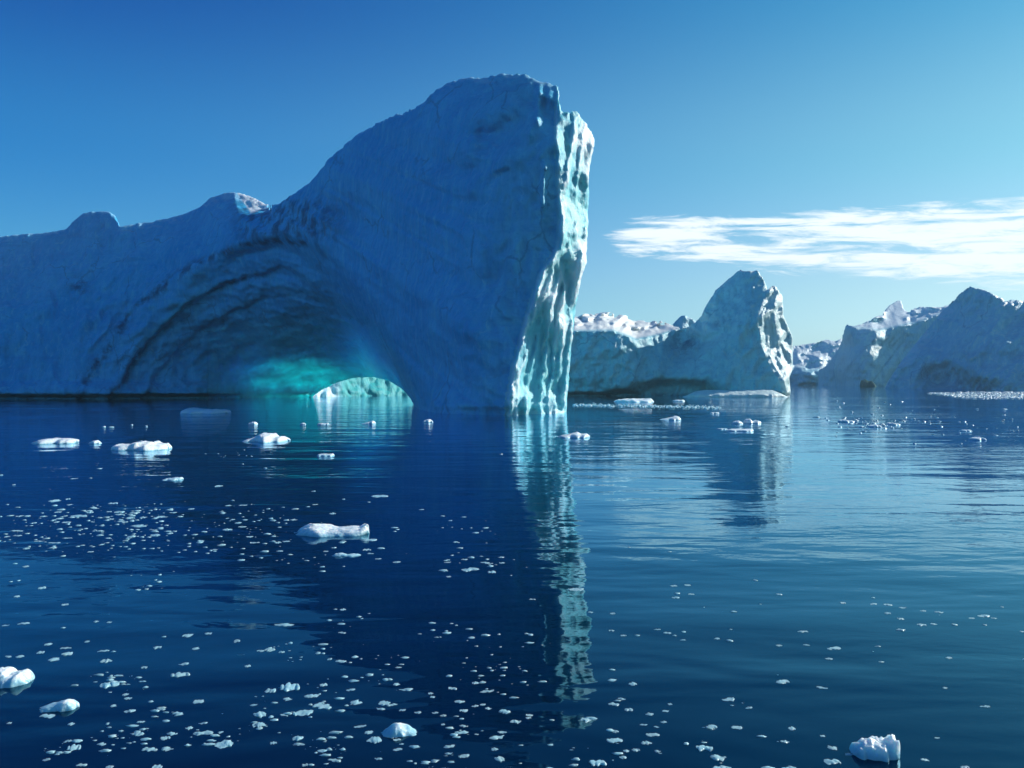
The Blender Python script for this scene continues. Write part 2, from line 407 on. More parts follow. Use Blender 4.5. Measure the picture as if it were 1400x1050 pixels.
def flutes(px, py, A):
    wob = 3.2 * fbm2(px / 60, py / 45, 51, 3) + 1.2 * fbm2(px / 14, py / 12, 52, 2)
    s = 0
    for k, (path, w_, a_) in enumerate(STRANDS):
        ys_ = [p[0] for p in path]; c = np.interp(py, ys_, [p[1] for p in path])
        g = sstep(ys_[0] - 14, ys_[0] + 10, py) * sstep(ys_[-1] + 14, ys_[-1] - 10, py) * (.75 + .5 * noise2(py / 38., py * 0 + k * 3.3, 54))
        x = px + wob - c
        s = s + a_ * g * np.exp(-np.where(x > 0, x / (w_ * .8), -x / (w_ * 1.7)))
    fine = ridge2((px + 1.5 * wob) / 7, py / 120., 63, 2) * .28
    return s + fine + .9 * fbm2(px / 36, py / 80, 73, 2) - .35 * billow2(px / 12, py / 34, 71, 3) * sstep(330, 420, py)
def D_main(px, py):
    sd = poly_sd(px, py, ALCOVE)
    A = ARRIS(py)
    fr = front(np.minimum(px, A), py)
    al = alcove(px, py)
    # front relief
    m = fr / F
    u, v = px * m, py * m           # metres
    tower = sstep(470, 560, px)
    fr = fr + (.9 * fbm2(u / 7, v / 9, 1, 4) + .28 * ridge2(u / 1.9 + .3 * fbm2(u / 4, v / 6, 8, 2), v / 11, 3, 2) * tower)
    wrp = .6 * fbm2(u / 9, v / 9, 31, 2)
    fr = fr + 1.9 * billow2(u / 8 + wrp, v / 13 + wrp, 23, 4) + .8 * billow2(u / 2.6 + wrp, v / 4.5, 27, 3) * (1 - .8 * sstep(A - 4, A + 6, px))
    fr = fr + .5 * ridge2((u + .35 * v) / 6 + wrp, (v - .2 * u) / 14, 29, 3) * tower
    brow = sstep(300, 380, px) * sstep(560, 470, px) * sstep(230, 285, py) * sstep(420, 340, py)
    fr = fr + brow * 1.6 * ridge2(u / 9 + .4 * v / 3, v / 3.2, 11, 3)
    # hump right side turns to the sun
    fr = fr + .36 * np.clip(px - 319 - .25 * np.maximum(py - 262, 0), 0, 46) * sstep(296, 284, py) * sstep(372, 366, px)
    # overhanging lip and hollow below it, high on the tower
    lip = np.interp(px, [640, 655, 690, 715, 735, 760], [175, 163, 143, 128, 118, 112])
    k = sstep(640, 660, px) * sstep(772, 760, px)
    fr = fr + k * 2.2 * np.exp(-((py - lip - 36) / 26) ** 2) * (1 + .6 * fbm2(u / 2.5, v / 2.5, 41, 2))
    for c, wdt, y_0, y_1, a in ((738, 5, 118, 170, 1.6), (745, 4, 225, 285, 1.3), (752, 6, 118, 150, 1.0), (727, 7, 150, 190, .9)):
        cc = c + (py - y_0) * -.06
        fr = fr - a * np.exp(-((px - cc) / wdt) ** 2) * sstep(y_0 - 8, y_0 + 8, py) * sstep(y_1 + 10, y_1 - 10, py)
    # fluted right flank
    t = np.maximum(0, px - A)
    wdt = np.maximum(8, RIGHT(py) - A)
    slope = .15 - .045 * sstep(290, 400, py)
    low = sstep(330, 380, py)
    fl = flutes(px, py, A)
    fr = fr + slope * t - fl * 1.5 * sstep(-3, 9, px - A)
    # broken ice at the arris foot
    fr = fr - 1.2 * np.exp(-((px - A - 2) / 9) ** 2) * sstep(480, 540, py) * ridge2(px / 6, py / 24, 81, 2)
    # alcove relief : scoured bands following the arch
    q, th = alc_q(px, py)
    ma = al / F
    sdn = sd + 5 * fbm2(px / 34, py / 34, 77, 3); along = (px - py) / 1.4
    lf = sstep(480, 340, px)
    al = al - 2.4 * lf + (1.3 * sstep(2, 9, sdn) + 2.2 * sstep(46, 52, sdn) + 1.4 * sstep(84, 88, sdn)) * lf
    al = al + 1.0 * billow2(sdn / 26, along / 110, 95, 3) + .45 * billow2(px * ma / 2.4, py * ma / 1.7, 96, 3)
    al = al - .7 * ridge2(sdn / 34, along / 170, 91, 2) * sstep(160, 90, sd) + 1.0 * fbm2(px * ma / 5, py * ma / 3.2, 92, 4)
    wl = np.interp(px, [60, 300, 380, 420, 470, 510, 545, 575], [40, 30, 22, 34, 50, 46, 26, 8])
    D = fr + (al - fr) * sstep(-.15, 1., sd / wl)
    # left flank of the arch: long diagonal ribs
    ribs = sstep(70, 130, px) * sstep(330, 240, px) * sstep(330, 400, py)
    D = D - ribs * sstep(-75, -40, sd) * sstep(20, 0, sd) * 1.3 * ridge2(sdn / 17, along / 150, 101, 2)
    # wave-cut notch and a low ledge over it
    zs = CAMH - (py - HZ) / F * D
    amt = np.where(px < 330, 1., np.where(px < 560, .35, .25))
    D = D + amt * 3.2 * sstep(1.05, .35, zs) - amt * 2.0 * sstep(4.2, 2.0, zs) * sstep(.3, 1.1, zs) * sstep(340, 250, px)
    return D
def T_main(px, py):
    r = np.sqrt(((px - 425) / np.where(px < 425, 125., 85.)) ** 2 + ((py - 548) / 78.) ** 2)
    t = .9 + 4.2 * r + 20 * sstep(.75, 1.5, r)
    return np.where(px > 560, np.minimum(t, 22), t)
V, Q, px, py, d = make_berg(-100, 830, 82, 600, 92, 240, OUT, D_main, T_main, right=RIGHT, hole=HOLE, rec=.5, back_slope=.45)
V = relax(V, Q, 1, .25)
nrm = vnormals(V, Q)
V = V + nrm * (.13 * fbm3(V / np.array([.8, .8, 1.3]), 5, 3))[:, None]
nrm = vnormals(V, Q)
q, th = alc_q(px, py); sdA = poly_sd(px, py, ALCOVE)
Dv = d
fr_side = nrm[:, 1] < .35
sdn = sdA + 5 * fbm2(px / 34, py / 34, 77, 3)
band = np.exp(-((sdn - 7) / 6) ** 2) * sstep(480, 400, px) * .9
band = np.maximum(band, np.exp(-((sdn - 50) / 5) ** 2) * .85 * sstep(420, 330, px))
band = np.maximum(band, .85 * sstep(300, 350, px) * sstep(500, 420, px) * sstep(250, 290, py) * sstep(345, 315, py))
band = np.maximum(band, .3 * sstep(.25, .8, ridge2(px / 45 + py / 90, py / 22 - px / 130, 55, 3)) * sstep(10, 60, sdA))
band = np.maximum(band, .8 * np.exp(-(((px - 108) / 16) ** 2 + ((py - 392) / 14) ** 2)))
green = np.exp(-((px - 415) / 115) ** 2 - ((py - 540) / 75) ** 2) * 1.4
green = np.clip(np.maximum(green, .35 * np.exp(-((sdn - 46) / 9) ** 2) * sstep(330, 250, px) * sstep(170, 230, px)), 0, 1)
band = band * (1 - .35 * green)
snow = sstep(.55, .8, nrm[:, 2]) * .3 * sstep(16, 8, py - OUT(px))
hp = poly_sd(px, py, [(319, 255), (345, 262), (372, 277), (352, 289), (343, 292), (336, 281), (326, 268)])
snow = np.maximum(snow, sstep(-1, 2, hp) * (d < 215))
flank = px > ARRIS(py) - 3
snow = np.maximum(snow, sstep(-3, 5, px - ARRIS(py)) * (.08 + .85 * sstep(.4, 1.4, flutes(px, py, ARRIS(py)))))  # rib crests whitened: their sunlight is put into the colour
pale = np.maximum(.9 * sstep(600, 740, px) * sstep(ARRIS(py) + 10, ARRIS(py) - 4, px), .25 * sstep(0, 45, sdA))  # light through thin ice by the arris, and alcove brightening, painted in
attrs = {'pale': pale, 'band': band, 'green': green, 'snow': snow}
base = np.array([-38., 150., 0.])
berg = link('arched_iceberg', None, None, tuple(base))
tag(berg, 'huge deep blue iceberg with a tall tower and a green glowing arch', 'iceberg')
fc = lambda a: a[Q].mean(1)
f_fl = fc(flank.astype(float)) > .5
f_sn = (fc(sstep(-1, 2, hp) * (d < 215)) > .5)
f_cv = (fc(sdA) > 12) & (fc(py) > 440) & (fc(px) > 290) & ~f_fl
f_cv = (fc(px) > 285) & (fc(px) < 563) & (fc(py) > 440 + 14 * fc(fbm2(px / 25, py / 25, 3, 3))) & ~f_fl & ((fc(sdA) > 12) | (fc(nrm[:, 1]) > .2))
emit('ice_wall', V, Q, ~(f_fl | f_sn | f_cv), base, M_MAIN, nrm, attrs, berg)
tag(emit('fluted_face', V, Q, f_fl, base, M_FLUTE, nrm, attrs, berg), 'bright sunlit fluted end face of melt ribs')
tag(emit('snow_patch', V, Q, f_sn & ~f_fl, base, M_MAIN, nrm, attrs, berg), 'white sunlit snow on the rounded hump')
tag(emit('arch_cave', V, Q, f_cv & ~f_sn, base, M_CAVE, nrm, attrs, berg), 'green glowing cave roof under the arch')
# lobe of the same berg that shows through the arch
lobe = tps([(400, 545, 203), (430, 545, 203), (430, 500, 209), (500, 545, 214), (500, 505, 219), (560, 545, 224), (560, 505, 230), (620, 545, 238), (620, 500, 244)])
def D_lobe(px, py):
    D = lobe(px, py) + 1.6 * ridge2(px / 22, py / 30, 7, 3)
    return D
V, Q, px, py, d = make_berg(392, 640, 480, 575, 195, 265, curve([(390, 515), (420, 506), (470, 500), (520, 497), (560, 503), (600, 512), (640, 530)]), D_lobe, 14, step=2.0, ystep=1.0)
nrm = vnormals(V, Q)
one = np.ones(len(V))
emit('back_lobe', V, Q, np.ones(len(Q), bool), base, M_MAIN, nrm, {'band': one * 0, 'green': sstep(440, 475, px), 'snow': .85 * sstep(470, 452, px)}, berg)  # sunlit left end painted white, light inside the ice painted green

# ================================================================== OTHER BERGS
def berg_thing(name, label, V, Q, mat, attrs, base, parts=(), group=None):
    nrm = vnormals(V, Q); base = np.array(base, float)
    root = link(name, None, None, tuple(base)); tag(root, label, 'iceberg', group)
    rest = np.ones(len(Q), bool)
    for pn, mask, lab in parts:
        mask = mask & rest; rest &= ~mask
        if mask.any():
            o = emit(pn, V, Q, mask, base, mat, nrm, attrs, root)
            if lab: o['label'] = lab
    emit('ice_wall', V, Q, rest, base, mat, nrm, attrs, root)
    return root
def dmg(*caves):
    def g(px, py):
        s = 0
        for cx, cy, rx, ry, a in caves: s = s + a * np.exp(-(((px - cx) / rx) ** 2 + ((py - cy) / ry) ** 2) ** 2)
        return s
    return g
# --- second berg, right of the tower
OUT2 = curve([(684, 530), (695, 505), (708, 480), (722, 462), (738, 448), (760, 440), (783, 433), (800, 428), (833, 426), (850, 429), (868, 433), (885, 438), (905, 437), (922, 445), (930, 447), (945, 441), (957, 431), (966, 414), (978, 395), (990, 385), (1003, 373), (1012, 367),
    (1018, 369), (1036, 367), (1043, 376), (1050, 394), (1055, 389), (1062, 390), (1070, 402), (1075, 435), (1083, 455), (1095, 470)])
R2 = curve([(350, 1040), (368, 1041), (385, 1049), (391, 1063), (403, 1071), (432, 1071), (447, 1079), (459, 1084), (505, 1084), (517, 1079), (535, 1081), (560, 1078)])
A2 = curve([(350, 1036), (376, 1042), (396, 1050), (432, 1036), (470, 1040), (500, 1052), (520, 1066), (560, 1076)])
LIP2 = curve([(700, 455), (782, 453), (838, 452), (869, 464), (900, 458), (925, 450), (960, 430)])
b2 = tps([(740, 541, 214), (800, 541, 214), (860, 541, 213), (920, 542, 211), (980, 542, 208), (1040, 543, 205), (1075, 543, 204), (740, 560, 213), (900, 560, 212), (1050, 560, 204),
    (740, 500, 214), (800, 500, 214), (860, 500, 215), (920, 500, 219), (980, 500, 211), (1040, 500, 207), (740, 456, 215), (800, 456, 215), (840, 455, 215), (870, 466, 217), (900, 470, 223),
    (930, 470, 226), (960, 450, 222), (1000, 440, 213), (1030, 440, 209), (985, 400, 221), (1012, 372, 222), (1030, 400, 215), (1036, 372, 219), (1070, 450, 214), (1070, 500, 208)])
def D2(px, py):
    A = A2(py); D = b2(np.minimum(px, A + 4), py)
    m = 215 / F; u, v = px * m, py * m
    plate = sstep(945, 925, px)
    D = D + plate * 1.45 * np.maximum(0, LIP2(px) - py) * (1 + .35 * fbm2(u / 3, v / 1.6, 3, 3))
    D = D + 1.0 * fbm2(u / 7, v / 8, 4, 4) + 2.4 * billow2(u / 6 + .3 * v / 6, v / 7, 14, 4) + .5 * ridge2(u / 3, v / 5, 5, 3) - .7 * ridge2(u / 1.6, v / 1.8, 9, 2) * sstep(940, 900, px)
    D = D + .16 * np.maximum(0, px - A) - 2.1 * ridge2((px - A) / 11, py / 60, 6, 2) * sstep(-6, 6, px - A)
    D = D + 1.2 * ridge2(u / 5 - v / 5, v / 9, 12, 2) * sstep(900, 930, px) * sstep(990, 960, px) * sstep(410, 440, py) * sstep(500, 470, py)
    D = D + dmg((925, 538, 62, 17, 9), (850, 541, 26, 7, 5), (795, 542, 40, 5, 4), (1020, 543, 70, 6, 4), (960, 452, 22, 10, -2))(px, py)
    return D
V, Q, px, py, d = make_berg(684, 1096, 355, 565, 196, 275, OUT2, D2, 30, right=R2, step=2.0, ystep=1.0, back_slope=.5, rec=.5, round_k=.8)
nrm = vnormals(V, Q)
sn2 = (py < LIP2(px)) & (px < 935)
snow = np.maximum(sstep(-1, 4, LIP2(px) - py) * sstep(938, 925, px), sstep(.6, .85, nrm[:, 2]) * sstep(14, 6, py - OUT2(px)))
dark_amt = .75 * np.exp(-(((px - 938) / 20) ** 2 + ((py - 468) / 17) ** 2)) + .6 * np.exp(-(((px - 985) / 10) ** 2 + ((py - 443) / 8) ** 2)) + .9 * sstep(535, 541, py)  # two darker spots, and darker towards the waterline
snow = np.maximum(snow, .45 * sstep(-4, 6, px - A2(py)))  # sunlit end face whitened in the colour
at = {'pale': .35 + .65 * sstep(900, 965, px), 'snow': snow * .95, 'band': np.clip(dark_amt, 0, 1), 'green': .25 * sstep(500, 535, py)}
f_s = (snow[Q].mean(1) > .6) & (px[Q].mean(1) < 940) & (py[Q].mean(1) < 475)
f_f = (px - A2(py))[Q].mean(1) > 0
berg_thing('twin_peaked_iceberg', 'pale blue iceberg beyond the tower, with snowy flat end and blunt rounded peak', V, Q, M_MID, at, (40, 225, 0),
    (('snow_cap', f_s, 'crumpled white sunlit snow field'), ('fluted_face', f_f, 'sunlit ribbed end face')))
# its low ledge at the waterline
LEDGE = curve([(925, 545), (938, 541), (950, 535), (965, 533), (1000, 533.5), (1040, 532.5), (1055, 533), (1068, 538), (1080, 544)])
V, Q, px, py, d = make_berg(925, 1084, 526, 560, 190, 222, LEDGE, lambda px, py: 200 + .4 * fbm2(px / 14, py / 8, 3, 3) + np.maximum(0, 540 - py) * .5 + np.maximum(0, np.abs(px - 1005) - 50) * .15, 11, step=1.5, ystep=.6, back_slope=.02, round_k=.3)
one = np.ones(len(V))
led = berg_thing('ice_ledge', 'long low pale ice slab lying along the foot of the blunt peaked iceberg', V, Q, M_MID, {'snow': .55 * one, 'band': 0 * one, 'green': 0 * one}, (49, 200, 0))
led['category'] = 'ice slab'
# --- small peak behind it
V, Q, px, py, d = make_berg(895, 990, 420, 540, 318, 352, curve([(895, 462), (912, 449), (922, 439), (930, 431), (937, 429), (945, 433), (955, 440), (990, 465)]),
    lambda px, py: 330 + .10 * (519 - py) + .2 * np.abs(px - 934) + 1.2 * fbm2(px / 14, py / 14, 3, 3), 14, step=2, ystep=1.2)
one = np.ones(len(V)); berg_thing('pointed_iceberg', 'small blue pointed iceberg top showing behind the saddle of the blunt peaked one', V, Q, M_FAR, {'snow': .2 * one, 'band': 0 * one, 'green': 0 * one}, (64, 335, 0))
# --- block berg with a horn, far right
OUT3 = curve([(1090, 520), (1128, 500), (1133, 495), (1147, 475), (1151, 459), (1157, 442), (1167, 445), (1179, 442), (1186, 438), (1206, 428), (1215, 417), (1227, 410), (1233, 410), (1235, 421), (1240, 423), (1259, 418), (1286, 419), (1293, 417), (1320, 410), (1360, 420)])
LIP3 = curve([(1150, 446), (1170, 448), (1200, 452), (1230, 446), (1250, 442), (1300, 425)])
b3 = tps([(1120, 526, 585), (1150, 527, 570), (1160, 528, 540), (1220, 528, 535), (1300, 528, 540), (1360, 528, 545), (1120, 500, 592), (1150, 470, 575), (1160, 460, 550), (1220, 470, 543), (1300, 460, 552), (1160, 490, 544), (1220, 500, 537), (1300, 500, 545), (1220, 560, 535), (1120, 560, 580), (1360, 420, 556), (1225, 430, 550)])
def D3(px, py):
    m = 540 / F; u, v = px * m, py * m
    D = b3(px, py) + np.where(px < 1158, .35 * (1158 - px), 0)
    D = D + 1.5 * np.maximum(0, LIP3(px) - py) * sstep(1160, 1170, px) * (1 + .5 * fbm2(u / 6, v / 3, 4, 3) * sstep(8, 22, np.abs(px - 1224))) + 2 * fbm2(u / 14, v / 14, 5, 4) + 5 * billow2(u / 14, v / 20, 6, 4)
    D = D - 1.2 * ridge2((px + .8 * py) / 18, (py - .5 * px) / 90, 8, 2) * np.exp(-(((px - 1195) / 35) ** 2 + ((py - 480) / 34) ** 2))
    return D
V, Q, px, py, d = make_berg(1118, 1360, 400, 545, 520, 640, OUT3, D3, 40, step=2, ystep=2.0, back_slope=.4)
snow = np.maximum(sstep(-1, 4, LIP3(px) - py) * sstep(1158, 1168, px) * sstep(-.1, .3, vnormals(V, Q)[:, 2]), .5 * sstep(.5, .8, vnormals(V, Q)[:, 2]) * sstep(30, 15, py - OUT3(px)))
crk = ridge2((px + .75 * py) / 16, (py - .5 * px) / 80, 8, 2)
dark_amt = sstep(.35, .8, crk) * np.exp(-(((px - 1200) / 36) ** 2 + ((py - 478) / 32) ** 2))
f_s = snow[Q].mean(1) > .6
berg_thing('horned_iceberg', 'distant block shaped iceberg with a little horn on top and green cracks in its cliff', V, Q, M_FAR, {'pale': sstep(1250, 1190, px), 'snow': snow, 'band': dark_amt, 'green': .4 * dark_amt}, (215, 545, 0), (('snow_cap', f_s, 'broken sunlit snow on top'),))
# --- big triangular berg, right edge
OUT4 = curve([(1190, 530), (1225, 500), (1250, 470), (1275, 440), (1293, 418), (1303, 408), (1317, 395), (1325, 390), (1334, 391), (1349, 396), (1363, 403), (1371, 406), (1374, 411), (1383, 408), (1400, 410), (1430, 402), (1470, 420), (1500, 450)])
L4 = curve([(380, 1300), (420, 1290), (470, 1250), (500, 1228), (520, 1215), (540, 1205)])
b4 = tps([(1210, 527, 390), (1260, 531, 380), (1300, 532, 372), (1340, 533, 350), (1400, 533.5, 340), (1480, 533, 340), (1210, 560, 388), (1340, 560, 348), (1480, 560, 338), (1325, 395, 385), (1325, 460, 370), (1400, 460, 355), (1400, 415, 372), (1260, 480, 392), (1300, 420, 400), (1480, 420, 370), (1340, 500, 358)])
def D4(px, py):
    m = 365 / F; u, v = px * m, py * m
    D = b4(px, py) + 2.5 * fbm2(u / 16 + v / 30, v / 18, 15, 5) + 6 * billow2(u / 15 + v / 26, v / 17 - u / 50, 17, 4) - 1.6 * ridge2(u / 7 + v / 9, v / 22, 16, 3)
    return D + dmg((1285, 515, 26, 16, 7), (1335, 530, 30, 12, 6))(px, py)
V, Q, px, py, d = make_berg(1196, 1500, 380, 552, 325, 440, OUT4, D4, 45, left=L4, step=2, ystep=1.5, back_slope=.45, rec=.4)
snow = .5 * sstep(.5, .75, vnormals(V, Q)[:, 2]) * sstep(26, 12, py - OUT4(px))
dark_amt = .75 * np.exp(-(((px - 1335) / 34) ** 2 + ((py - 530) / 9) ** 2)) + .5 * np.exp(-(((px - 1290) / 34) ** 2 + ((py - 512) / 14) ** 2))  # darker around the two hollows in the wall
berg_thing('triangular_iceberg', 'broad shaded iceberg with rounded triangular peak at the right edge behind the brash belt', V, Q, M_FAR, {'snow': snow, 'band': dark_amt, 'green': 0 * dark_amt}, (200, 375, 0))
# --- low far berg in the gap
OUT5 = curve([(1060, 478), (1084, 472), (1100, 470), (1108, 469), (1121, 466), (1130, 463), (1142, 466), (1150, 462), (1170, 465), (1190, 475)])
def D5(px, py):
    m = 640 / F; u, v = px * m, py * m
    return 628 + .9 * np.maximum(0, 512 - py) + 7 * ridge2(u / 22, v / 12, 25, 3) + 3 * fbm2(u / 7, v / 5, 26, 3)
V, Q, px, py, d = make_berg(1055, 1190, 452, 545, 605, 720, OUT5, D5, 50, step=1.6, ystep=2, back_slope=.3)
nr = vnormals(V, Q); snow = sstep(.15, .5, nr[:, 2]) * sstep(512, 495, py)
berg_thing('low_iceberg', 'low far off iceberg with crumpled snow in the gap between the two nearer ones', V, Q, M_FAR, {'snow': snow, 'band': 0 * snow, 'green': 0 * snow}, (215, 660, 0), (('snow_cap', snow[Q].mean(1) > .6, 'sunlit crumpled snow'),))

# ================================================================== FLOES
def floe_mesh(name, prof, seed, n=28, rough=.12, blunt=3.0, edge=.25, mat=None):
    """unit lump: x in -.5..+.5 (profile heights 0..1 along it), y in -.5..+.5, waterline z = 0"""
    nu, nv = n, max(8, n // 2)
    us = np.sin(np.linspace(-1, 1, nu) * math.pi / 2) * .5 + np.linspace(-.5, .5, nu); us = us / 2 * 1.0
    us = np.linspace(-.5, .5, nu); vs = np.linspace(-1, 1, nv)
    U, W = np.meshgrid(us, vs, indexing='ij')
    wid = (1 - np.abs(U * 2) ** blunt) ** .6
    wid = wid * (1 + edge * noise2(U * 5, W * 0 + seed * 3.7, seed)); 
    off = (.12 + .15 * (edge > .5)) * noise2(U * 3, U * 0 + seed, seed + 3)
    Yv = (W * wid * .5 + off)
    X = U + .05 * noise2(W * 2.5, U * 3 + seed, seed + 5)
    xs = [p[0] for p in prof]; hs = [p[1] for p in prof]
    h = np.interp(U, xs, hs)
    dome = (1 - np.abs(W) ** 3.2) 
    Zv = h * dome ** .7 - .16
    Zv = Zv + rough * h * (fbm2(X * 5, Yv * 5 + seed, seed + 9, 3) * .7 + .9 * (.35 - billow2(X * 4.5, Yv * 4 + seed, seed + 13, 3))) * dome
    Zv[0, :] = -.3; Zv[-1, :] = -.3; Zv[:, 0] = -.3; Zv[:, -1] = -.3
    top = np.stack([X, Yv, Zv], -1).reshape(-1, 3)
    bot = np.stack([X * .8, Yv * .8, np.full_like(X, -.6)], -1).reshape(-1, 3)
    ii = np.arange(nu * nv).reshape(nu, nv)
    q = np.stack([ii[:-1, :-1], ii[1:, :-1], ii[1:, 1:], ii[:-1, 1:]], -1).reshape(-1, 4)
    qb = q[:, ::-1] + nu * nv
    ring = np.concatenate([ii[:, 0], ii[-1, 1:], ii[-2::-1, -1], ii[0, -2:0:-1]])
    r2 = np.roll(ring, -1); qs = np.stack([r2, ring, ring + nu * nv, r2 + nu * nv], 1)
    Vv = np.concatenate([top, bot]); Qq = np.concatenate([q, qb, qs])
    return mesh_from(name, Vv, Qq, mat or M_FLOE)
def rprof(r, kind):
    if kind == 0:   # rounded lump
        return [(-.5, .0), (-.35, .6), (-.1, .9), (.15, 1), (.35, .65), (.5, 0)]
    if kind == 1:   # wedge
        return [(-.5, .05), (-.2, .35), (.1, .7), (.3, 1), (.42, .8), (.5, 0)]
    if kind == 2:   # flat plate
        return [(-.5, .1), (-.4, .6), (-.1, .75), (.2, .7), (.4, .8), (.5, .1)]
    if kind == 3:   # two bumps
        return [(-.5, 0), (-.35, .8), (-.15, 1), (0, .45), (.2, .7), (.35, .6), (.5, 0)]
    return [(-.5, 0), (-.3, .3), (0, .25), (.2, .4), (.32, 1), (.4, .9), (.5, .2)]
def rand_prof(k):
    r = random.Random(k); n = r.randint(3, 6)
    xs = sorted(r.uniform(-.44, .44) for _ in range(n))
    return [(-.5, r.uniform(0, .3))] + [(x, r.uniform(.15, 1.)) for x in xs] + [(.5, r.uniform(0, .4))]
PROTO = [floe_mesh('brash_lump', rand_prof(k), 11 + k * 7, n=18 + 2 * (k % 4), rough=.30, blunt=random.Random(k).choice((1.4, 2, 3, 5)), edge=.65, mat=M_BRASH) for k in range(28)]

def dims(px_, py_, w, h):
    """distance, width, height, depth in metres of a floe that spans w x h in the survey"""
    yb = py_ + h * .35
    dist = wd(yb); W = w * dist / F; hm = h * dist / F
    se = CAMH / math.hypot(CAMH, dist); ce = math.sqrt(1 - se * se)
    Hh = (min(.5 * hm, .40 * W) if w > 30 else min(.3 * hm, .13 * W)) if dist < 40 else min(.65 * hm, .26 * W)
    Dd = min(max((hm - Hh * ce) / max(se, .02), .45 * W), 1.1 * W)
    return dist, W, Hh, Dd
n_things = 0
def put_floe(px_, py_, w, h, label, cat, group=None, mesh=None, rz=None, name='brash_ice', hz=None, dd=None):
    global n_things
    dist, W, Hh, Dd = dims(px_, py_, w, h)
    if hz: Hh = hz * dist / F
    if dd: Dd = dd * W
    r = random.Random(int(px_ * 131 + py_ * 17))
    me = mesh or r.choice(PROTO)
    o = link(name, me, None, (wx(px_, dist), dist, 0))
    flip = 1 if mesh or r.random() < .5 else -1
    o.scale = (W * 1.04 * flip, Dd, Hh * 1.18)
    o.rotation_euler = (0, 0, rz if rz is not None else r.uniform(-.55, .55))
    tag(o, label, cat, group); n_things += 1
    return o
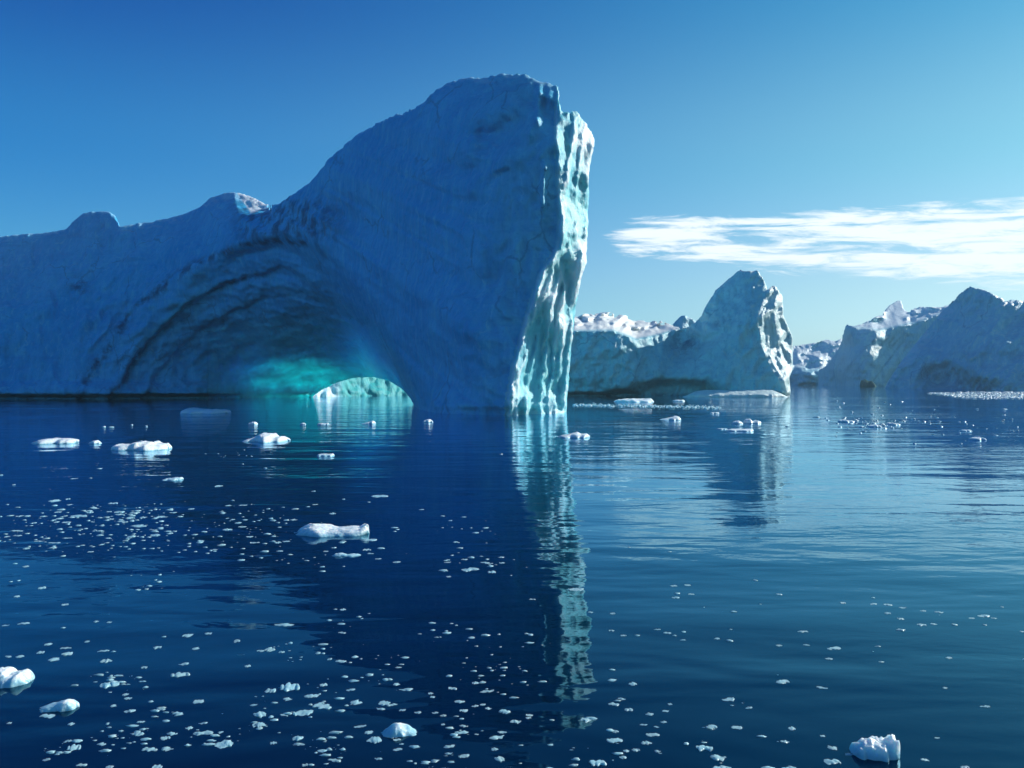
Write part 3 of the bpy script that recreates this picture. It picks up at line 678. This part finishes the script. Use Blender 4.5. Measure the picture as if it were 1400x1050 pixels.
# distinctive pieces: (px, py, w, h, label, profile, extra)
G_F = 'floes on the fjord'
BIG = [
 (454, 720, 94, 23, 'long white floe with a bumpy end and an upturned tail, alone in mid water', [(-.5, .05), (-.44, .55), (-.36, .8), (-.28, 1), (-.2, .9), (-.1, .8), (0, .62), (.15, .66), (.3, .72), (.4, .7), (.45, .9), (.485, 1.05), (.5, .9)], .20),
 (1196, 1017, 61, 38, 'chunky white ice block with a knob on one upper corner, alone at bottom right', [(-.5, .2), (-.4, .75), (-.25, .95), (0, .95), (.2, .92), (.3, 1.0), (.36, 1.25), (.42, 1.2), (.46, .8), (.5, .25)], .25),
 (547, 993, 50, 24, 'pointed white ice lump shaped like a low pyramid at the bottom centre', [(-.5, .1), (-.3, .55), (-.1, 1), (0, .95), (.25, .5), (.5, .05)], .08),
 (12, 920, 58, 32, 'knobbly white ice lump cut off by the left edge of the view', [(-.5, .7), (-.2, 1), (-.05, 1.0), (.05, .72), (.2, .75), (.32, .9), (.42, .7), (.5, .1)], .18),
 (80, 960, 49, 22, 'smooth wedge of white ice below the knobbly lump at the left edge', [(-.5, .1), (-.3, .4), (0, .7), (.2, 1), (.32, .95), (.45, .5), (.5, .1)], .08),
 (192, 609, 74, 14, 'long knobbly white floe, widest in the row left of the arch', [(-.5, .5), (-.4, .8), (-.3, .75), (-.2, .7), (-.05, .95), (.02, 1.15), (.12, 1), (.2, .8), (.24, 1.2), (.3, .95), (.45, .85), (.5, .3)], .22),
 (76, 602, 56, 10, 'smooth flat topped white floe leftmost in the row left of the arch', [(-.5, .1), (-.42, .5), (-.25, .8), (-.05, 1), (.15, .95), (.4, .85), (.48, .7), (.5, .1)], .08),
 (130, 604, 17, 7, 'small white floe between the flat topped floe and the long knobbly one', rprof(None, 0), .15),
 (365, 597, 58, 16, 'white humped floe with a low right tip lying below the green arch', [(-.5, .1), (-.35, .45), (-.2, .75), (-.08, 1), (.1, .95), (.22, .6), (.36, .65), (.45, .4), (.5, .2)], .12),
 (280, 561, 60, 11, 'blue shaded floe lying in the shadow close under the iceberg wall', [(-.5, .1), (-.4, .7), (-.32, 1), (-.1, .85), (.1, .8), (.3, .8), (.45, .55), (.5, .1)], .15),
 (346, 578, 14, 6, 'small white floe just above the humped floe below the arch', rprof(None, 0), .1),
 (236, 652, 27, 10, 'ragged white floe alone below the long knobbly one', [(-.5, .1), (-.3, .5), (0, .7), (.2, 1), (.4, .95), (.5, .2)], .3),
 (445, 621, 23, 6, 'flat white floe alone on the dark water below the green glow', rprof(None, 2), .1),
 (503, 577, 21, 6, 'slanted white floe on the green water in front of the arch opening', rprof(None, 1), .1),
 (442, 579, 16, 4, 'thin pale floe on the green water, middle of the three there', rprof(None, 2), .1),
 (414, 579, 9, 4, 'tiny pale floe on the green water left of the thin one', rprof(None, 0), .1),
 (585, 575, 15, 6, 'small white floe under the left foot of the tower', rprof(None, 0), .1),
 (784, 594, 44, 10, 'grey white floe with a low hump beside the reflection of the fluted face', [(-.5, .1), (-.35, .4), (-.1, .7), (.1, 1), (.2, .7), (.4, .8), (.5, .4)], .12),
 (867, 546, 51, 9, 'flat bumpy white floe in front of the dark foot of the second iceberg', rprof(None, 2), .25),
 (928, 547, 16, 4, 'small white floe beside the bumpy one near the second iceberg', rprof(None, 2), .2),
 (915, 571, 30, 8, 'tapered white floe in mid water below the second iceberg', rprof(None, 1), .15),
 (977, 564, 12, 4, 'little blocky floe right of the tapered one', rprof(None, 2), .1),
 (1008, 576, 15, 9, 'small rounded ice lump joined to a bigger one below the blunt peak', rprof(None, 0), .15),
 (1028, 575, 24, 10, 'rounded bluish ice lump below the blunt peak', rprof(None, 3), .15),
 (1012, 587, 36, 6, 'flat white plate in front of the rounded bluish lumps', rprof(None, 2), .15),
 (987, 586, 14, 3, 'thin ice plate left of the flat white one', rprof(None, 2), .1),
 (1157, 575, 22, 5, 'pale floe at the left of the speckled patch on the right', rprof(None, 3), .25),
 (1196, 582, 17, 6, 'blue centred floe in the speckled patch on the right', rprof(None, 0), .12),
 (1221, 579, 19, 5, 'white floe at the right of the speckled patch', rprof(None, 3), .25),
 (1336, 599, 20, 6, 'grey white floe on dark blue water near the right edge', rprof(None, 0), .15),
 (1320, 588, 15, 4, 'faint flat floe above the grey white one near the right edge', rprof(None, 2), .15),
 (519, 677, 23, 4, 'thin flat white plate above the long tailed floe', rprof(None, 2), .05),
 (474, 757, 40, 7, 'slanting strip of white slush below the long tailed floe', rprof(None, 3), .3),
 (505, 737, 20, 4, 'small white plate under the tail of the long floe', rprof(None, 1), .2),
]
for i, (x, y, w, h, lab, pr, rg) in enumerate(BIG):
    me = floe_mesh('ice_floe', pr, 200 + i * 9, n=72 if w > 40 else 36, rough=rg * .9, blunt=4.5 if w > 40 else 3, edge=.35)
    cat = 'ice floe'
    put_floe(x, y, w, h, lab, cat, None, me, rz=0.0 if w > 40 else .1, name='ice_floe')
# dark growler below the horned berg
gm, nt, b = nmat('dark_clear_ice'); b.inputs['Base Color'].default_value = (.010, .075, .070, 1); b.inputs['Roughness'].default_value = .85; b.inputs['Specular IOR Level'].default_value = .1
me = floe_mesh('growler', [(-.5, .1), (-.4, .8), (-.2, 1), (.05, .8), (.3, .5), (.5, .1)], 77, n=30, rough=.3, mat=gm)
put_floe(1187, 525, 22, 10, 'dark green lump of clear ice at the foot of the horned iceberg', 'ice lump', None, me, rz=0, name='growler', hz=9)

Z1 = [(300,573,55,18),(370,563,28,18),(617,588,50,14),(382,597,38,8),(525,618,38,8),(490,636,42,18),(435,657,110,16),(318,637,36,10),(105,658,44,12),(240,660,40,12),(327,672,40,12),(362,692,48,12),(597,634,28,12),(655,636,48,14),(655,650,50,10),(748,640,36,10),(710,668,46,14),(782,664,46,14),(680,692,40,10),(605,676,38,8),(760,712,92,14),(838,735,50,8),(840,757,66,30),(885,662,66,14),(945,640,44,8),(1040,618,44,16),(1200,492,42,20),(1248,601,36,12),(1330,600,46,8),(1272,573,20,10),(1245,730,52,20),(1325,717,40,12),(1170,843,46,8),(1385,803,34,14),(1365,772,34,10),(1102,792,46,20),(920,757,26,8),(95,765,60,10),(42,772,34,10),(30,758,30,8),(110,742,30,8),(70,740,30,8),(370,780,60,8),(300,806,70,8),(335,748,28,8),(215,797,60,8),(495,855,36,8),(450,820,24,8),(80,920,28,8),(140,935,36,10),(60,1018,24,10),(100,1013,22,8),(545,400,32,8),(570,173,24,10),(607,174,28,8),(720,162,20,6),(797,169,18,8),(5,435,28,8),(75,488,20,10),(410,455,40,8),(495,452,22,8)]
Z2 = [(312,523,28,10),(418,643,36,18),(208,678,44,14),(615,584,22,8),(325,596,38,8),(283,609,24,8),(480,566,20,12),(905,625,28,6),(1020,660,34,6),(1132,666,34,6),(1065,685,24,6),(1055,989,34,12),(1048,912,40,8),(1260,915,80,10),(1345,914,34,12),(1170,948,100,18),(1290,962,48,20),(675,893,48,8),(770,910,45,12),(607,842,46,14),(425,830,30,14),(382,851,28,12),(120,803,38,12),(165,798,46,8),(95,770,34,8),(10,803,30,10),(1140,897,36,8),(1340,318,20,18)]
Z3 = [(260,748,90,24),(368,408,65,26),(222,402,40,18),(298,438,60,26),(105,422,55,20),(45,427,45,12),(262,358,40,18),(598,570,100,40),(580,445,62,30),(790,484,32,18),(860,374,42,20),(1070,376,46,30),(1290,337,48,24),(1025,305,50,30),(1140,300,40,16),(1085,667,58,28),(685,632,36,16),(700,654,42,16),(622,694,36,18),(710,722,60,20),(880,714,50,14),(975,736,55,24),(770,784,42,12),(755,845,65,26),(940,846,60,20),(905,868,50,24),(1110,842,110,20),(1210,840,32,16),(1035,815,40,20),(1110,790,50,14),(1215,896,120,50),(820,930,90,26),(915,925,70,30),(405,915,70,40),(378,887,42,16),(555,904,50,18),(860,1025,56,28),(445,1018,60,18),(600,1027,40,20),(250,990,50,16),(390,794,34,16),(50,788,24,20),(565,395,60,14),(620,400,26,10),(360,380,60,12),(130,244,60,16),(30,257,40,10),(525,235,28,12),(597,240,28,10),(355,140,38,18),(230,50,44,16),(92,96,28,18),(345,270,28,10),(472,343,34,16),(1005,465,56,18),(985,520,100,30),(1355,478,36,14),(895,320,26,10)]
Z4 = [(25,728,75,50),(12,790,66,40),(258,722,110,46),(365,692,115,34),(185,580,105,54),(78,608,60,30),(172,656,50,22),(305,638,80,24),(155,747,56,14),(755,852,60,40),(645,872,84,44),(625,836,60,26),(570,808,70,12),(225,866,66,30),(235,908,66,12),(95,897,36,18),(545,668,80,36),(692,672,86,34),(745,690,60,14),(680,711,58,16),(800,720,42,12),(885,730,42,18),(770,575,40,22),(820,604,80,18),(518,608,50,14),(370,580,46,18),(155,250,110,22),(475,170,36,12),(470,297,46,10),(400,440,30,14),(465,450,60,18),(515,460,24,10),(75,385,60,24),(25,395,40,12),(140,402,34,12),(780,487,40,10),(1075,600,56,16),(1265,614,92,18),(1200,568,40,20),(955,625,30,22),(965,648,30,12),(1110,670,66,18),(1200,695,50,16),(1240,688,34,14),(1135,720,46,18),(1270,708,40,18),(1360,724,62,26),(980,733,40,14),(1025,748,36,16),(1020,798,28,12),(1135,806,50,14),(1128,836,92,26),(1205,852,30,10),(1320,862,96,28),(1345,838,50,18),(1055,914,80,24),(1305,930,40,24),(1335,972,60,50),(1138,965,64,26),(1055,955,46,16),(770,935,66,14),(795,905,28,12),(770,880,44,16),(430,992,78,18),(270,1018,36,18),(670,985,46,14)]
Z7 = [(20,778,66,26),(95,745,40,18),(90,762,30,12),(350,55,90,24),(405,768,56,28),(560,878,88,32),(470,1000,95,40),(625,938,34,26),(677,936,40,18),(607,975,38,20),(797,942,36,18),(565,836,36,14),(735,895,60,26),(768,850,76,24),(718,799,52,12),(790,812,32,10),(830,784,34,14),(755,738,50,22),(840,724,40,14),(638,715,46,18),(555,685,60,20),(865,687,24,12),(660,574,46,20),(600,657,46,14),(1185,657,80,24),(1295,706,50,14),(1090,808,58,28),(1230,810,60,24),(1050,918,90,40),(1130,968,90,44),(1145,1030,110,30),(610,312,34,10),(685,312,28,10),(545,285,30,10),(795,280,40,8),(850,298,44,10),(890,312,22,12),(940,292,24,10),(935,338,34,8),(1120,328,34,12),(895,104,42,12),(885,40,38,12),(955,36,44,12),(980,87,36,8),(430,185,30,10),(548,192,36,10),(110,115,36,8)]
Z8 = [(350,995,95,34),(90,888,50,22),(130,817,40,22),(350,917,60,36),(115,1035,90,20),(440,960,46,18),(298,860,28,14),(80,560,84,24),(295,596,66,14),(360,380,84,16),(335,438,40,14),(620,456,30,10),(190,290,54,12),(60,366,32,12),(210,364,36,10),(410,130,28,20),(575,140,46,10),(655,143,44,12),(735,160,36,10),(850,177,40,10),(935,184,50,12),(1180,203,70,16),(1120,217,44,10),(1230,217,38,10),(840,252,46,16),(907,249,36,12),(655,190,36,10),(725,220,38,12),(988,434,30,12),(968,598,30,12),(1185,698,56,16),(925,872,34,10),(858,990,44,18),(1075,1030,50,14),(600,372,30,8),(1390,290,24,12),(1185,255,24,8)]
small = []
for zs, ox, oy in ((Z1, 0, 540), (Z2, 350, 540), (Z3, 0, 790), (Z4, 350, 790), (Z7, 700, 790), (Z8, 1050, 790)):
    small += [(ox + a / 4, oy + b / 4, w / 4, h / 4) for a, b, w, h in zs]
small.sort(key=lambda s: -s[2] * s[3])
LIMIT = 296 - n_things
def crumb_label(x, y):
    if y < 700: return 'small white ice fragment in the loose scatter on the far dark water', 'brash fragments far out'
    if y < 800: return 'small white ice fragment in the speckled drift left of the long tailed floe', 'brash fragments in mid water'
    if x < 345: return 'small white ice fragment drifting on the dark water at the lower left', 'brash fragments lower left'
    if x < 740: return 'small white ice fragment drifting in the dark reflection at the bottom centre', 'brash fragments bottom centre'
    if x < 1050: return 'small white ice fragment drifting right of the pale reflection at the bottom', 'brash fragments right of the reflection'
    return 'small white ice fragment on the open blue water at the lower right', 'brash fragments lower right'
rest = small[LIMIT:]
for x, y, w, h in small[:LIMIT]:
    lab, grp = crumb_label(x, y)
    put_floe(x, y, w, h, lab, 'ice fragment', grp)

# crumbs nobody could count: one object
r = random.Random(3)
cr = list(rest)
CL = [(r.uniform(-10, 720), 1050 - abs(r.gauss(0, 130))) for _ in range(26)]
for k in range(1100):
    zone = r.random()
    if zone < .36: x, y = r.gauss(r.choice((60, 150, 200, 330)), 45), r.gauss(r.choice((700, 712, 728, 745)), 7)
    elif zone < .44: x, y = r.gauss(r.choice((420, 640)), 50), r.gauss(r.choice((725, 760, 770)), 8)
    elif zone < .74:
        cx_, cy_ = CL[int(r.random() ** 1.3 * len(CL))]; x, y = r.gauss(cx_, 26), r.gauss(cy_, 9)
    elif zone < .78: x, y = r.uniform(690, 1080), 1060 - abs(r.gauss(0, 70))
    elif zone < .80: x, y = r.uniform(820, 1420), r.gauss(850, 45)
    elif zone < .90: x, y = r.gauss(1190, 45), r.gauss(578, 5)
    else: x, y = r.uniform(1110, 1420), r.uniform(548, 610)
    if y > 1065 or y < 548: continue
    s = r.uniform(.3, 1.0) ** 2.2 * (2.2 + (y - 540) * .0095)
    cr.append((x, y, s * r.uniform(1.6, 3.6), s * .8))
for k in range(420):     # thin line of brash in front of the second berg
    x = r.uniform(783, 985); cr.append((x, 553 + (x - 783) * .018 + r.gauss(0, .9), r.uniform(1.2, 4.5), r.uniform(.8, 1.8)))
def crumbs(name, lst, label, cat):
    VV, QQ, cl_ = [], [], []; o = 0
    for i, (x, y, w, h) in enumerate(lst):
        dist, W, Hh, Dd = dims(x, y, w, h)
        n = r.randint(5, 8); an = np.arange(n) / n * 2 * math.pi + r.random(); cl_.append(np.full(3 * n + 1, r.random() ** 1.5 * .9))
        def ring(k, z):
            rr = np.array([r.uniform(.5, 1.3) for _ in range(n)]) * k
            return np.stack([np.cos(an) * rr * W / 2, np.sin(an) * rr * Dd / 2, np.full(n, z)], 1)
        v = np.concatenate([ring(1, -.2 * Hh), ring(.92, .45 * Hh), ring(.5, .95 * Hh), np.array([[0, 0, Hh]])])
        v += np.array([wx(x, dist), dist, 0]); VV.append(v)
        a = np.arange(n); b2_ = np.roll(a, -1)
        q1 = np.stack([a, b2_, b2_ + n, a + n], 1); q2 = q1 + n; q3 = np.stack([a + 2 * n, b2_ + 2 * n, np.full(n, 3 * n), np.full(n, 3 * n)], 1)
        QQ.append((np.concatenate([q1, q2]) + o, q3[:, :3] + o)); o += len(v)
    me = bpy.data.meshes.new(name)
    faces = [tuple(f) for a, b in QQ for f in a] + [tuple(f) for a, b in QQ for f in b]
    me.from_pydata([tuple(v) for v in np.concatenate(VV)], [], faces); me.materials.append(M_FLOE)
    ca = me.attributes.new('clear', 'FLOAT', 'POINT'); ca.data.foreach_set('value', np.concatenate(cl_).astype(np.float32))
    me.polygons.foreach_set('use_smooth', np.ones(len(me.polygons), bool)); me.update()
    return tag(link(name, me), label, cat, None, 'stuff')
crumbs('ice_crumbs', cr, 'tiny white crumbs of brash ice sprinkled over the dark water', 'ice crumbs')
belt = []
for k in range(1500):
    x = 1268 + 190 * r.random() ** .8; t = sstep(1265, 1330, x)
    y = 537.5 + (r.random() - .5) * (1 + 8 * t) + 2.5 * t
    belt.append((x, y, r.uniform(2, 6), r.uniform(.7, 1.6)))
crumbs('brash_belt', belt, 'white belt of packed brash ice below the triangular iceberg at the right edge', 'brash ice')

# ================================================================== WATER
def water():
    rad = [0, 5, 10, 20, 40, 80, 160, 320, 700, 1500, 3000, 5000]; n = 96
    Vv = [(0, 0, 0)]; fs = []
    for R in rad[1:]:
        Vv += [(R * math.cos(2 * math.pi * k / n), R * math.sin(2 * math.pi * k / n), 0) for k in range(n)]
    for k in range(n): fs.append((0, 1 + k, 1 + (k + 1) % n))
    for i in range(len(rad) - 2):
        a = 1 + i * n
        for k in range(n):
            k2 = (k + 1) % n; fs.append((a + k, a + n + k, a + n + k2, a + k2))
    me = bpy.data.meshes.new('sea'); me.from_pydata(Vv, [], fs); me.materials.append(water_material()); me.update()
    o = link('sea', me); tag(o, 'dark navy fjord water with gentle ripples', None, None, 'structure'); return o
water()

# ================================================================== AIR
def haze():
    a, z0, z1 = 5050, -3., 62.
    v = [(x, y, z) for z in (z0, z1) for x, y in ((-a, -a), (a, -a), (a, a), (-a, a))]
    f = [(3, 2, 1, 0), (4, 5, 6, 7), (0, 1, 5, 4), (1, 2, 6, 5), (2, 3, 7, 6), (3, 0, 4, 7)]
    me = bpy.data.meshes.new('haze'); me.from_pydata(v, [], f)
    m = bpy.data.materials.new('haze'); m.use_nodes = True; t = m.node_tree; t.nodes.remove(t.nodes['Principled BSDF'])
    p = t.nodes.new('ShaderNodeVolumePrincipled'); p.inputs['Color'].default_value = (.50, .86, 1, 1); p.inputs['Density'].default_value = HAZE
    t.links.new(p.outputs[0], t.nodes['Material Output'].inputs['Volume']); me.materials.append(m)
    tag(link('haze', me), 'thin pale blue sea haze', None, None, 'stuff')
HAZE = .00026
if HAZE: haze()

# ================================================================== SKY, SUN
TINT_L = [(0, (.25, .85, 1.5)), (6, (.24, .82, 1.24)), (14, (.105, .70, 1.22)), (25, (.022, .34, 1.0)), (60, (.018, .32, .95))]
TINT_R = [(0, (.80, 1.02, 1.32)), (6, (.85, 1.02, 1.06)), (14, (.62, 1.08, 1.0)), (25, (.22, .88, 1.0)), (60, (.12, .62, 1.0))]
w = bpy.data.worlds.new('World'); scn.world = w; w.use_nodes = True; nt = w.node_tree; L = nt.links
bg = nt.nodes['Background']
sky = N(nt, 'ShaderNodeTexSky'); sky.sky_type = 'NISHITA'; sky.sun_disc = False; sky.sun_elevation = SUN_EL; sky.sun_rotation = SUN_AZ
sky.air_density = 1.0; sky.dust_density = .4; sky.ozone_density = 2.5; sky.altitude = 0
tc = N(nt, 'ShaderNodeTexCoord'); sp = N(nt, 'ShaderNodeSeparateXYZ'); L.new(tc.outputs['Generated'], sp.inputs[0])
az = math_n(nt, 'ARCTAN2', sp.outputs[0], sp.outputs[1])
hyp = math_n(nt, 'SQRT', math_n(nt, 'ADD', math_n(nt, 'MULTIPLY', sp.outputs[0], sp.outputs[0]), math_n(nt, 'MULTIPLY', sp.outputs[1], sp.outputs[1])))
el = math_n(nt, 'ARCTAN2', sp.outputs[2], hyp)
# clear polar air: deep blue overhead, pale cyan at the horizon
def elramp(stops):
    out = None
    for (e0, c0), (e1, c1) in zip(stops, stops[1:]):
        f = mapr(nt, el, math.radians(e0), math.radians(e1))
        out = mix_c(nt, f, c0 if out is None else out, c1)
    return out
toward = math_n(nt, 'DIVIDE', sp.outputs[0], math_n(nt, 'MAXIMUM', hyp, .001))
tint = mix_c(nt, 1., sky.outputs[0], mix_c(nt, mapr(nt, toward, -.62, .62), elramp(TINT_L), elramp(TINT_R)), 'MULTIPLY')
# a bank of thin cloud low on the right, on a layer overhead
cv = N(nt, 'ShaderNodeCombineXYZ')
L.new(math_n(nt, 'MULTIPLY', az, 13.), cv.inputs[0]); L.new(math_n(nt, 'MULTIPLY', math_n(nt, 'ADD', el, math_n(nt, 'MULTIPLY', az, .05)), 85.), cv.inputs[1])
cn = N(nt, 'ShaderNodeTexNoise'); cn.inputs['Scale'].default_value = 1.; cn.inputs['Detail'].default_value = 9; cn.inputs['Roughness'].default_value = .68; cn.inputs['Distortion'].default_value = .5
L.new(cv.outputs[0], cn.inputs['Vector'])
elu = mapr(nt, el, math.radians(9.6), math.radians(11.0), 1, 0)
ell = mapr(nt, math_n(nt, 'ADD', el, math_n(nt, 'MULTIPLY', az, .123)), math.radians(8.0), math.radians(9.6), 0, 1)
bv = N(nt, 'ShaderNodeCombineXYZ'); L.new(math_n(nt, 'MULTIPLY', az, 5.), bv.inputs[0]); L.new(math_n(nt, 'MULTIPLY', math_n(nt, 'ADD', el, math_n(nt, 'MULTIPLY', az, .05)), 95.), bv.inputs[1]); bv.inputs[2].default_value = 4.7
b2n = N(nt, 'ShaderNodeTexNoise'); b2n.inputs['Scale'].default_value = 1.; b2n.inputs['Detail'].default_value = 4; b2n.inputs['Distortion'].default_value = .4; L.new(bv.outputs[0], b2n.inputs['Vector'])
bands = mapr(nt, b2n.outputs['Fac'], .36, .58, .66, 1.)
azm = math_n(nt, 'MULTIPLY', mapr(nt, az, math.radians(3.2), math.radians(8.)), mapr(nt, az, math.radians(34), math.radians(60), 1, 0))
dens = math_n(nt, 'MULTIPLY', math_n(nt, 'MULTIPLY', math_n(nt, 'MULTIPLY', elu, ell), azm), bands)
cl = mapr(nt, math_n(nt, 'ADD', cn.outputs['Fac'], math_n(nt, 'MULTIPLY', math_n(nt, 'SUBTRACT', dens, 1.), .46)), .25, .52)
CLOUD = (9.7, 10.5, 10.9)
c2 = mix_c(nt, math_n(nt, 'MULTIPLY', cl, .93), tint, CLOUD)
L.new(c2, bg.inputs['Color']); bg.inputs['Strength'].default_value = .09
sl = bpy.data.lights.new('sun', 'SUN'); sl.energy = 5.0; sl.angle = math.radians(.5); sl.color = (1., .975, .90)
so = link('sun', sl, None, (60, 40, 60)); so.rotation_euler = SDIR.to_track_quat('Z', 'Y').to_euler()

# ================================================================== CAMERA
cam = bpy.data.cameras.new('camera'); cam.sensor_width = 36; cam.lens = F / 1400 * 36; cam.shift_y = -(525 - HZ) / 1400
cam.clip_start = .1; cam.clip_end = 60000
co = link('camera', cam, None, (0, 0, CAMH)); co.rotation_euler = (math.radians(90), 0, 0); scn.camera = co
scn.view_settings.view_transform = 'Standard'; scn.view_settings.look = 'None'; scn.view_settings.exposure = .27; scn.view_settings.gamma = 1
scn.cycles.use_denoising = True; scn.cycles.max_bounces = 8; scn.cycles.diffuse_bounces = 4; scn.cycles.caustics_reflective = True; scn.cycles.sample_clamp_indirect = 3.0; scn.cycles.caustics_refractive = False
